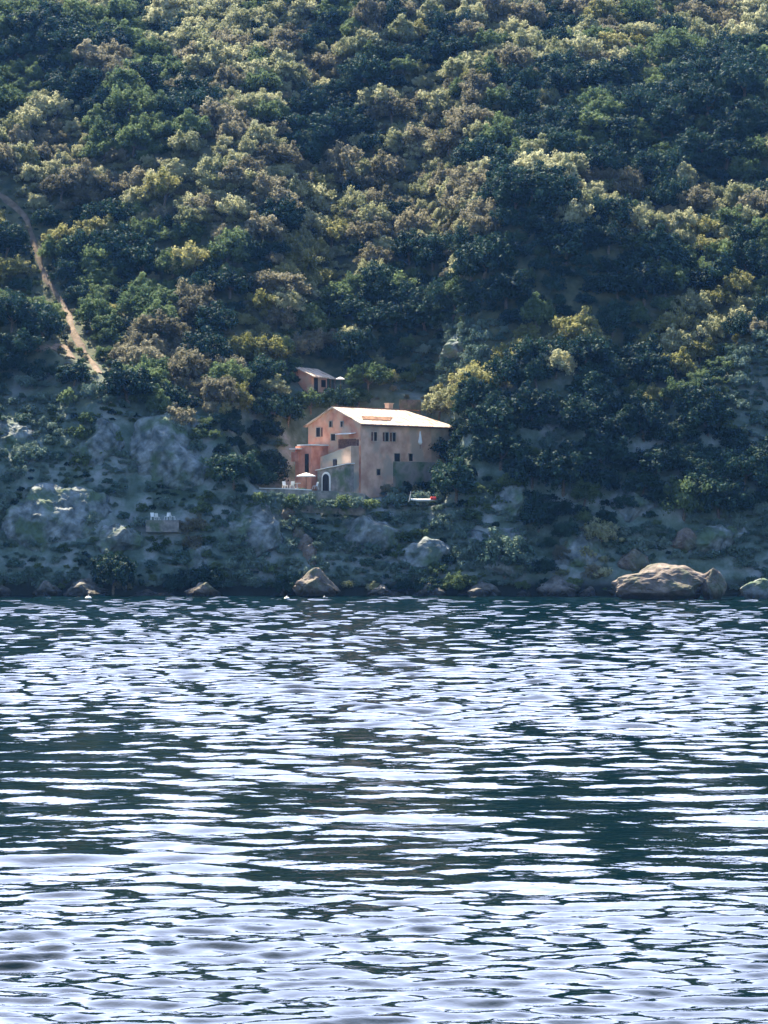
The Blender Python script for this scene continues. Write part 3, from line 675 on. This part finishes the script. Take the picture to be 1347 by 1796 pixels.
def crag(px, py, wpx, hpx, label, seed, mat='rock', sink=.45, depth=.75):
    """a bulky broken mass of rock half buried in the bank"""
    p = hit(px, py); k = p.y / F; a = wpx / 2 * k; h = hpx / 2 * k; q = np.random.default_rng(seed)
    bm = bmesh.new(); bmesh.ops.create_icosphere(bm, subdivisions=6, radius=1); off = q.random(6) * 60
    cuts = [(Vector(c).normalized(), d) for c, d in zip(q.normal(size=(16, 3)) * np.array([1, 1.3, .8]), q.uniform(.6, .92, 16))]
    X = np.array([v.co[:] for v in bm.verts])
    for nrm, d in cuts:
        dd = X @ np.array(nrm); X -= np.maximum(dd - d, 0)[:, None] * np.array(nrm) * .9
    W = X * np.array([a, a, h])
    n_ = .9 * N1(W[:, 0] / 3 + off[0], W[:, 2] / 4 + W[:, 1] / 5 + off[1]) - .7 * np.abs(N2(W[:, 0] / 2.2 + off[2], W[:, 2] / 5 + off[3])) \
        + .4 * N3(W[:, 0] / .9 + off[4], W[:, 2] / 1.1 + off[5]) + .22 * N4(W[:, 0] / .4 + W[:, 1] / .5, W[:, 2] / .45) - .35 * np.abs(N4(W[:, 0] / 1.5 + W[:, 2] / 1.1 + 5, W[:, 2] / 3 - W[:, 0] / 4))
    nm = X / np.linalg.norm(X, axis=1)[:, None]; W = W + nm * (n_ * min(1.6, .28 * min(a, h) + .35))[:, None]
    W[:, 1] *= depth
    for v, c in zip(bm.verts, W): v.co = c
    me = bpy.data.meshes.new('rock_outcrop'); bm.to_mesh(me); bm.free()
    o = link_mesh('rock_outcrop', me, M[mat]); o.location = (p.x, p.y + a * depth * sink, p.z); o.rotation_euler = (R(-22), R(q.uniform(-12, 12)), 0)
    return tag(o, label, 'rock')
crag(300, 815, 185, 190, 'great grey-green domed crag on the bank left of the terrace', 31)
crag(150, 800, 190, 130, 'wide pale crag left of the great domed crag', 32, sink=.8)
crag(95, 925, 210, 150, 'large blue-grey crag low on the bank by the left edge', 33)
crag(20, 780, 110, 120, 'dark crag high on the bank at the left edge', 34)
crag(195, 960, 150, 90, 'broken grey ledge below the four white chairs', 35)
crag(440, 950, 150, 130, 'bulky grey-green crag under the terrace wall', 36)
crag(350, 985, 90, 90, 'small grey crag left of the one under the terrace', 37)
crag(640, 950, 190, 100, 'wide green-stained crag below the slim boat', 38)
crag(730, 985, 150, 90, 'low dark crag on the shore right of the pink-brown boulder', 39)
crag(870, 965, 120, 105, 'rounded olive crag between the two big boulders', 40)
crag(890, 890, 100, 90, 'grey crag in the scrub right of the big dark tree', 41)
crag(1295, 730, 120, 150, 'tall pale cliff face at the right edge level with the roof', 42, sink=1.6)
crag(1250, 960, 150, 80, 'dark crag on the bank behind the biggest boulder', 43)
crag(1020, 975, 130, 90, 'dark crag on the bank left of the biggest boulder', 44)
crag(972, 752, 60, 105, 'pale upright rock face in the dark woods right of the house', 45)
crag(835, 615, 150, 90, 'broad blue-grey slab above and right of the roof', 46, sink=1.6)
crag(1110, 900, 110, 80, 'dim grey crag above the biggest boulder', 47)
def outcrop(line, wpx, mat, label, seed, y_off=-.8):
    """a rocky rib lying on the slope along a line"""
    b = bmesh.new(); g = random.Random(seed)
    for i, (px, py) in enumerate(line):
        p = hit(px, py); r = wpx * g.uniform(.8, 1.2) / 2 / F * p.y
        r_ = bmesh.ops.create_icosphere(b, subdivisions=3, radius=1)
        for v in r_['verts']:
            c = v.co; n_ = float(N1(np.array(c.x * 1.8 + seed * 3 + i), np.array(c.y * 2 + c.z * 2 + i * 5))) + .5 * float(N2(np.array(c.x * 5 + i), np.array(c.z * 5 + i)))
            c = c * (1 + .55 * n_); v.co = Vector((p.x + c.x * r, p.y + c.y * r * .8, p.z + c.z * r * 1.25))
    me = bpy.data.meshes.new('rock_outcrop'); b.to_mesh(me); b.free()
    return tag(link_mesh('rock_outcrop', me, mat), label, 'rock')
outcrop([(505, 905), (515, 922), (525, 940), (535, 957), (542, 972), (548, 988)], 26, M['warmrock'], 'steep rocky rib running down the bank to the pink-brown boulder', 3)
outcrop([(1025, 868), (1008, 874)], 24, M['rock'], 'small pale rock in the dark woods above the biggest boulder', 5)
outcrop([(1158, 812), (1166, 805)], 14, M['warmrock'], 'tiny bright rock on the dark slope under the right-hand ridge', 6)
outcrop([(870, 690), (880, 706), (890, 724)], 7, M['warmrock'], 'thin pale streak of rock below the spur trees', 7)
NUM = ['nearest', 'second', 'third', 'fourth', 'fifth', 'sixth', 'seventh', 'eighth', 'ninth', 'tenth', 'eleventh', 'twelfth', 'thirteenth', 'fourteenth', 'fifteenth', 'sixteenth', 'seventeenth', 'eighteenth']
cnt = {}
def rocklab(px):
    w_ = 'in from the left edge' if px < 330 else 'right of the small pinkish boulder' if px < 510 else 'right of the pink-brown boulder' if px < 1080 else 'right of the biggest boulder'
    cnt[w_] = cnt.get(w_, -1) + 1
    return 'low dark waterline rock, ' + ('first' if w_[0] == 'i' and cnt[w_] == 0 else NUM[cnt[w_]]) + ' ' + w_
gr = random.Random(5); px = -20
while px < 1370:
    wd = 16 + 74 * gr.random() ** 2
    if not (1075 < px < 1290 or 500 < px < 590 or 310 < px < 380):
        o = rock('shore_rock', px, px + wd, 1045 - wd * gr.uniform(.15, .5), 1056, 299 + gr.uniform(-.3, .8), M['wetrock'],
             rocklab(px), 'dark rocks along the waterline', seed=int(px) + 60, sub=4, rough=.3)
    px += wd * gr.uniform(.5, 1.7)

# ---------------------------------------------------------------- the salmon house (local x = along the long wall, y = along the gable)
ZB = 14.0; Y0 = 312.0
O = onray(633, 742, Y0); EAVE = O.z
H = empty('house', (O.x, O.y, ZB), R(45))
tag(H, 'salmon-pink three-storey house with a bright pale tiled roof', 'house')
ev = EAVE - ZB; LW, GWd, RZ = 18.3, 10.4, 2.4
mb = MB()
mb.poly([(0, 0, -2), (0, GWd, -2), (0, GWd, ev), (0, GWd / 2, ev + RZ - .1), (0, 0, ev)], (LW - 4.5, 0, 0))
mb.build('wall', M['plaster3'], H)
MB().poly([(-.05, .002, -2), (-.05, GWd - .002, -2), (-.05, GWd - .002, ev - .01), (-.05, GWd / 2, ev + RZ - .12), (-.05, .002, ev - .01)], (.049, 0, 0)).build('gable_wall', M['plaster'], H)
MB().box(LW - 4.5, LW, .0, GWd, -2, ev - .02).build('wall', M['plaster2'], H)
MB().box(6.2, LW + .2, -.5, -.003, -2, 3.9).build('lower_wall', M['greenish'], H)
# roof: gable at the near end, hipped at the far end, 0.18 thick, with overhang
def roof(name, pts, faces, th, mat, parent):
    bm = bmesh.new(); a = [bm.verts.new(p) for p in pts]; b = [bm.verts.new((p[0], p[1], p[2] - th)) for p in pts]
    for f in faces: bm.faces.new([a[i] for i in f]); bm.faces.new([b[i] for i in f][::-1])
    be = [e for e in bm.edges if len(e.link_faces) == 1]
    done = set()
    for e in be:
        i, j = [v for v in e.verts]
        if i in a and j in a:
            ia, ja = a.index(i), a.index(j)
            bm.faces.new((a[ia], a[ja], b[ja], b[ia]))
    bmesh.ops.recalc_face_normals(bm, faces=bm.faces)
    me = bpy.data.meshes.new(name); bm.to_mesh(me); bm.free(); return link_mesh(name, me, mat, parent)
rf = roof('roof', [(-.5, -.5, ev - .1), (-.5, GWd / 2, ev + RZ), (-.5, GWd + .5, ev - .1), (LW + .5, -.5, ev - .1), (LW - 4.6, GWd / 2, ev + RZ), (LW + .5, GWd + .5, ev - .1)],
     [(0, 3, 4, 1), (1, 4, 5, 2), (3, 5, 4)], .16, M['roof'], H)
# mottled brown patch laid on the front slope
def on_roof(x, y, dz): return (x, y, ev - .1 + (y + .5) / (GWd / 2 + .5) * (RZ + .1) + dz)
MB().poly([on_roof(1.2, .9, .03), on_roof(6.5, .9, .03), on_roof(8.2, 2.1, .03), on_roof(2.2, 2.1, .03)], (0, 0, .06)).build('brown_patch', M['roof_brown'], rf)
MB().box(-.45, LW + .4, -.66, -.53, ev - .34, ev - .2).build('gutter', M['shutter'], H)
g2 = MB()
for k in range(60): g2.cone((-.4 + k * .29, GWd / 2), .13, .13, ev + RZ - .02, ev + RZ + .10, 6)
g2.build('ridge_tiles', M['roof_brown'], rf)
MB().box(11.2, 12.0, 5.8, 6.6, ev + .8, ev + 3.2).box(11.1, 12.1, 5.7, 6.7, ev + 3.2, ev + 3.32).build('chimney', M['plaster2'], rf)
def window(x, z, wd, ht, face='front', shut=True, name='window'):
    """x runs along the face; the frame stands proud of the wall, the pane lies in it"""
    def P(x0, x1, d0, d1, z0, z1, m):
        return m.box(x0, x1, -d1, -d0, z0, z1) if face == 'front' else m.box(-d1 - .05, -d0 - .05, x0, x1, z0, z1)
    m = MB(); t = .09
    P(x - wd / 2 - t, x - wd / 2, .004, .12, z - t, z + ht + t, m); P(x + wd / 2, x + wd / 2 + t, .004, .12, z - t, z + ht + t, m)
    P(x - wd / 2, x + wd / 2, .004, .11, z + ht, z + ht + t, m); P(x - wd / 2 - t, x + wd / 2 + t, .12, .2, z - t, z - t + .07, m)
    f = m.build(name, M['plaster2'], H)
    q = MB(); P(x - wd / 2, x + wd / 2, .006, .03, z, z + ht, q); q.build('pane', M['dark'], f)
    if shut:
        s = MB(); P(x - wd / 2 - t - .32, x - wd / 2 - t - .01, .01, .06, z, z + ht, s); s.build('shutter', M['shutter'], f)
    return f
for x in (2.7, 4.9, 6.3): window(x, ev - 2.35, .62, 1.2)
window(6.9, 4.42 - .5, 1.15, 1.1, shut=False); window(9.6, 4.42 - .4, .8, 1.0, shut=False)
window(3.3, 2.0, .7, .8, shut=False)
window(8.3, ev - 1.65, .85, 1.25, 'gable'); window(5.8, ev - .35, .5, .75, 'gable', False); window(3.6, ev - .4, .45, .7, 'gable', False)
window(5.3, ev - 2.25, .9, .9, 'gable', False)
# dark brown upright strip beside the corner
MB().box(-.14, -.01, .35, .75, 2.9, ev - 2.2).build('dark_strip', M['shutter'], H)
# small canopy over the gable balcony
MB().poly([(-.02, .9, ev - 1.35), (-1.1, .9, ev - 1.5), (-1.1, 3.9, ev - 1.5), (-.02, 3.9, ev - 1.35)], (0, 0, .1)).build('canopy', M['white'], H)
# balcony terrace in front of the gable with a sloping parapet and dark back opening
MB().poly([(-1.6, .3, -2), (-1.6, 6.3, -2), (-1.6, 6.3, 4.5), (-1.6, .3, 5.9)], (1.59, 0, 0)).build('terrace_wall', M['plaster2'], H)
MB().box(-.1, -.012, .9, 4.3, 5.65, 6.9).build('loggia_opening', M['shutter'], H)
window(-1.0, .5, .1, .1, shut=False) if False else None
m = MB(); m.box(-1.72, -1.604, 3.0, 3.7, 2.6, 4.1); m.build('window', M['dark'], H)
# low lean-to along the foot of the terrace with a pale sunlit top
MB().poly([(-3.2, -.3, -2), (-3.2, 5.2, -2), (-3.2, 5.2, 2.55), (-3.2, -.3, 3.3)], (1.57, 0, 0)).build('lean_to', M['stone'], H)
MB().poly([(-3.45, -.5, 3.33), (-3.45, 5.4, 2.58), (-1.62, 5.4, 2.72), (-1.62, -.5, 3.47)], (0, 0, .1)).build('lean_to_roof', M['white'], H)
# annex tower at the left with a tall dark door
MB().box(-3.2, -.01, 6.4, 9.6, -2, 6.0).build('annex_wall', M['redplaster'], H)
MB().box(-3.5, -.2, 6.1, 9.0, 6.05, 6.2).build('annex_roof', M['white'], H)
MB().box(-4.1, -3.22, 8.2, 9.9, 5.55, 5.68).build('canopy', M['white'], H)
MB().box(-3.3, -3.204, 6.9, 7.6, 2.2, 4.9).build('door', M['dark'], H)
MB().box(-3.6, -3.204, 8.6, 10.0, 3.9, 5.2).build('buttress', M['redplaster'], H)
window(9.3, 3.0, .1, .1, shut=False) if False else None
# arched cellar door with a white surround, on the lean-to front
def arch(x, z, wd, ht, y0, y1, mat, name, par):
    pts = [(x, z)] ; n = 10
    pts = [(-wd / 2, 0), (wd / 2, 0)] + [(wd / 2 * math.cos(math.pi * k / n), ht - wd / 2 + wd / 2 * math.sin(math.pi * k / n)) for k in range(n + 1)]
    return MB().poly([(y0, x + a, z + b) for a, b in pts], (y1 - y0, 0, 0)).build(name, mat, par)
dr = arch(3.4, -.2, 1.7, 2.6, -3.30, -3.204, M['white'], 'door_surround', H); arch(3.4, -.2, 1.2, 2.3, -3.38, -3.303, M['dark'], 'door', H)

# terrace wall and terrace in front of the house, with its bits
def world_at(px, py, y): return onray(px, py, y)
tp = [(455, 857), (500, 858), (545, 860), (600, 862), (640, 866)]
PT3 = [world_at(a, b, yy) for (a, b), yy in zip(tp, (310.5, 308.5, 307.5, 306.8, 306.3))]
b = MB()
for p, q in zip(PT3, PT3[1:]):
    d = (q - p); d.z = 0; n_ = Vector((-d.y, d.x, 0)).normalized() * .45
    b.poly([(p.x, p.y, p.z - 3), (q.x, q.y, q.z - 3), (q.x, q.y, q.z), (p.x, p.y, p.z)], n_)
tw = b.build('terrace_retaining_wall', M['stone']); tag(tw, 'low grey stone wall with a whitish coping holding the terrace before the house', 'wall')
b = MB()
for p, q in zip(PT3[:2], PT3[1:3]):
    d = (q - p); d.z = 0; n_ = Vector((-d.y, d.x, 0)).normalized()
    b.poly([tuple(p - n_ * .08 + Vector((0, 0, .004))), tuple(q - n_ * .08 + Vector((0, 0, .004))), tuple(q + n_ * .5 + Vector((0, 0, .004))), tuple(p + n_ * .5 + Vector((0, 0, .004)))], (0, 0, .12))
b.build('coping', M['white'], tw)
def parasol(px, pyb, y, wpx, hpx, label, closed=False, square=True):
    p = onray(px, pyb, y); k = y / F; ht = hpx * k; r = wpx / 2 * k
    t = empty('parasol', p, R(20)); tag(t, label, 'parasol')
    MB().tube([(0, 0, -.3), (0, 0, ht)], .035).build('pole', M['wood'], t)
    if closed: MB().cone((0, 0), r, .05, ht * .25, ht * .97, 8).cone((0, 0), r * .5, r, ht * .12, ht * .25, 8).build('canopy', M['canvas'], t)
    else:
        MB().cone((0, 0), r * 1.05, .05, ht * .80, ht, 8).cone((0, 0), r * 1.055, r * 1.05, ht * .74, ht * .80, 8).build('canopy', M['canvas'], t)
    return t
def gtop(p): return p
parasol(537, 856, 309.6, 34, 27, 'wide open white parasol over the terrace left of the arched door')
parasol(737, 783, 312.5 + 4.5, 8, 28, 'closed white parasol standing before the long wall', closed=True)
parasol(597, 679, 333, 16, 18, 'small open white parasol beside the porch of the hut')
def chair(p, rz, label, group):
    t = empty('chair', p, rz); tag(t, label, 'chair', group)
    MB().box(-.24, .24, -.24, .24, .42, .47).build('seat', M['white'], t)
    MB().poly([(-.24, .22, .47), (.24, .22, .47), (.24, .36, .98), (-.24, .36, .98)], (0, .04, 0)).build('backrest', M['white'], t)
    for sx in (-1, 1):
        for sy in (-1, 1): MB().tube([(sx * .21, sy * .21, .42), (sx * .27, sy * .3, 0)], .03, 5).build('leg', M['white'], t)
    return t
def table(p, label, rw=.5):
    t = empty('table', p); tag(t, label, 'table')
    MB().cone((0, 0), rw, rw, .70, .75, 14).build('tabletop', M['white'], t)
    MB().tube([(0, 0, 0), (0, 0, .7)], .04).cone((0, 0), .28, .2, 0, .05, 10).build('stem', M['white'], t)
def floor_pt(px, py, y):
    p = onray(px, py, y); return p
chair(floor_pt(500, 857, 309.3), R(30), 'white chair leftmost on the terrace by the open parasol', 'white chairs on the terrace')
chair(floor_pt(512, 857, 309.0), R(200), 'white chair between the leftmost chair and the white table', 'white chairs on the terrace')
table(floor_pt(521, 857, 308.8), 'white round table beneath the edge of the open parasol')
chair(floor_pt(553, 858, 308.6), R(-60), 'white chair right of the open parasol pole', 'white chairs on the terrace')
# four white chairs on the shaded bank
for (cx_, cy_, rz, lab) in ((268, 912, 20, 'white chair leftmost of the four on the shaded bank'), (276, 913, 160, 'second from the left of the four white chairs on the bank'),
                            (293, 912, -30, 'third from the left of the four white chairs on the bank'), (303, 912, 80, 'white chair rightmost of the four on the shaded bank')):
    p = hit(cx_, cy_); p.y -= 1.6; k = (p.y) / (p.y + 1.6); q = onray(cx_, cy_, p.y)
    c = chair(q, R(rz), lab, 'white chairs on the shaded bank'); 
slab_p = onray(285, 914, hit(285, 912).y - 1.5)
b = MB().box(-2.2, 2.2, -1.0, 2.0, -1.6, -.02); o = b.build('stone_platform', M['stone'], None, onray(286, 912, hit(285, 912).y - 1.6)); tag(o, 'small stone platform under the four white chairs on the bank', 'platform')
# slim white boat with a red end on the lawn terrace
kp = onray(742, 880, 306.0)
kk = empty('kayak', kp + Vector((0, 0, .05)), R(8)); tag(kk, 'slim white boat with a red end lying below the house', 'boat')
def hull(L, wd, ht):
    V = []; n = 14
    for i in range(n + 1):
        u = -1 + 2 * i / n; w_ = wd * (1 - abs(u) ** 2.4) + .02; rz = .18 * abs(u) ** 3
        for a in (-90, -45, 0, 45, 90, 135, 180, 225): V.append((u * L / 2, w_ * math.cos(R(a)), ht * (.5 + .5 * math.sin(R(a))) * (1 - .4 * abs(u) ** 3) + rz))
    Fc = [(i * 8 + j, i * 8 + (j + 1) % 8, (i + 1) * 8 + (j + 1) % 8, (i + 1) * 8 + j) for i in range(n) for j in range(8)]
    return np_mesh('hull', V, Fc, True)
link_mesh('hull', hull(3.3, .34, .34), M['white'], kk)
MB().box(1.0, 1.75, -.3, .3, .2, .62, .08).build('bow_cover', M['red'], kk)
pp = empty('pole', onray(717, 880, 306.2), 0); tag(pp, 'thin white pole leaning at the left end of the slim boat', 'pole')
MB().tube([(0, 0, 0), (.15, 0, .6), (.28, 0, 1.3)], .04, 6).build('shaft', M['white'], pp); MB().cone((0.28, 0), .06, .03, 1.3, 1.38, 6).build('tip', M['white'], pp)
# buoys
def buoy(px, py, y, r, label):
    t = empty('buoy', onray(px, py, y)); t.location.z = -.05; tag(t, label, 'buoy')
    bm = bmesh.new(); bmesh.ops.create_uvsphere(bm, u_segments=14, v_segments=10, radius=r); me = bpy.data.meshes.new('float'); 
    for v in bm.verts: v.co.z *= .8
    bm.to_mesh(me); bm.free(); link_mesh('float', me, M['white'], t)
    MB().tube([(0, 0, r * .7), (0, 0, r * 1.2)], .05, 6).build('ring', M['white'], t)
buoy(503, 1047, 289, .38, 'white buoy floating just left of the pink-brown boulder')
buoy(569, 1044, 292, .30, 'white buoy floating against the pink-brown boulder')
buoy(155, 1046, 290, .45, 'white buoy floating off the left shore')

# ---------------------------------------------------------------- the small hut
hy = hit(545, 692).y; hp = onray(546, 690, hy)
hh = empty('hut', hp, R(50)); hh.scale = (1.15, 1.15, 1.15); tag(hh, 'small stone hut with a pale lean-to roof and open porch above the house', 'hut')
# local: x right-back, y left-back; corner at origin
MB().poly([(0, 0, -3), (0, 6.6, -3), (0, 6.6, 1.9), (0, 4.9, 2.7), (0, 2.6, 3.35), (0, 0, 2.3)], (3.0, 0, 0)).build('wall', M['plaster'], hh)
roof('roof', [(-.35, -.7, 2.15), (-.35, 2.6, 3.5), (-.35, 5.3, 2.75), (4.2, -.7, 2.05), (4.2, 2.6, 3.4), (4.2, 5.3, 2.65)], [(0, 3, 4, 1), (1, 4, 5, 2)], .14, M['roof'], hh)
for x in (3.2, 4.0): MB().box(x - .1, x + .1, -.5, -.3, -2, 2.2).build('porch_post', M['wood'], hh)
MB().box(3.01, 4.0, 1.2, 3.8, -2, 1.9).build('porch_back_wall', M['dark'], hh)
MB().box(.5, 1.2, -.06, -.004, .2, 2.0).build('door', M['dark'], hh); MB().box(1.9, 2.7, -.06, -.004, .9, 1.8).build('window', M['dark'], hh)
MB().box(1.0, 4.4, -1.6, -1.3, -3, -.1).build('porch_wall', M['stone'], hh)
# dry-stone wall on the terrace above the house
p, q = onray(700, 700, 334), onray(738, 702, 336)
b = MB(); b.poly([(p.x, p.y, p.z - 3.2), (q.x, q.y, q.z - 3.2), (q.x, q.y, q.z), (p.x, p.y, p.z)], (0, .6, 0)); tag(b.build('garden_wall', M['warmrock']), 'brown dry-stone wall on the slope just above the roof', 'wall')

# ---------------------------------------------------------------- the air between
HAZE = 0.00005
if HAZE:
    hz = MB().box(-520, 520, -120, 930, -8, 215).build('haze', None); tag(hz, 'thin blue haze over the bay', 'haze', kind='stuff')
    m = bpy.data.materials.new('haze_air'); m.use_nodes = True; n = m.node_tree.nodes; n.remove(n['Principled BSDF'])
    v = n.new('ShaderNodeVolumePrincipled'); v.inputs['Color'].default_value = (.16, .42, 1, 1); v.inputs['Density'].default_value = HAZE; v.inputs['Anisotropy'].default_value = .2
    m.node_tree.links.new(v.outputs[0], n['Material Output'].inputs['Volume']); hz.data.materials.append(m)
print('trees', len(trees), 'shrubs', len(shrubs), 'maxz', GZ.max())
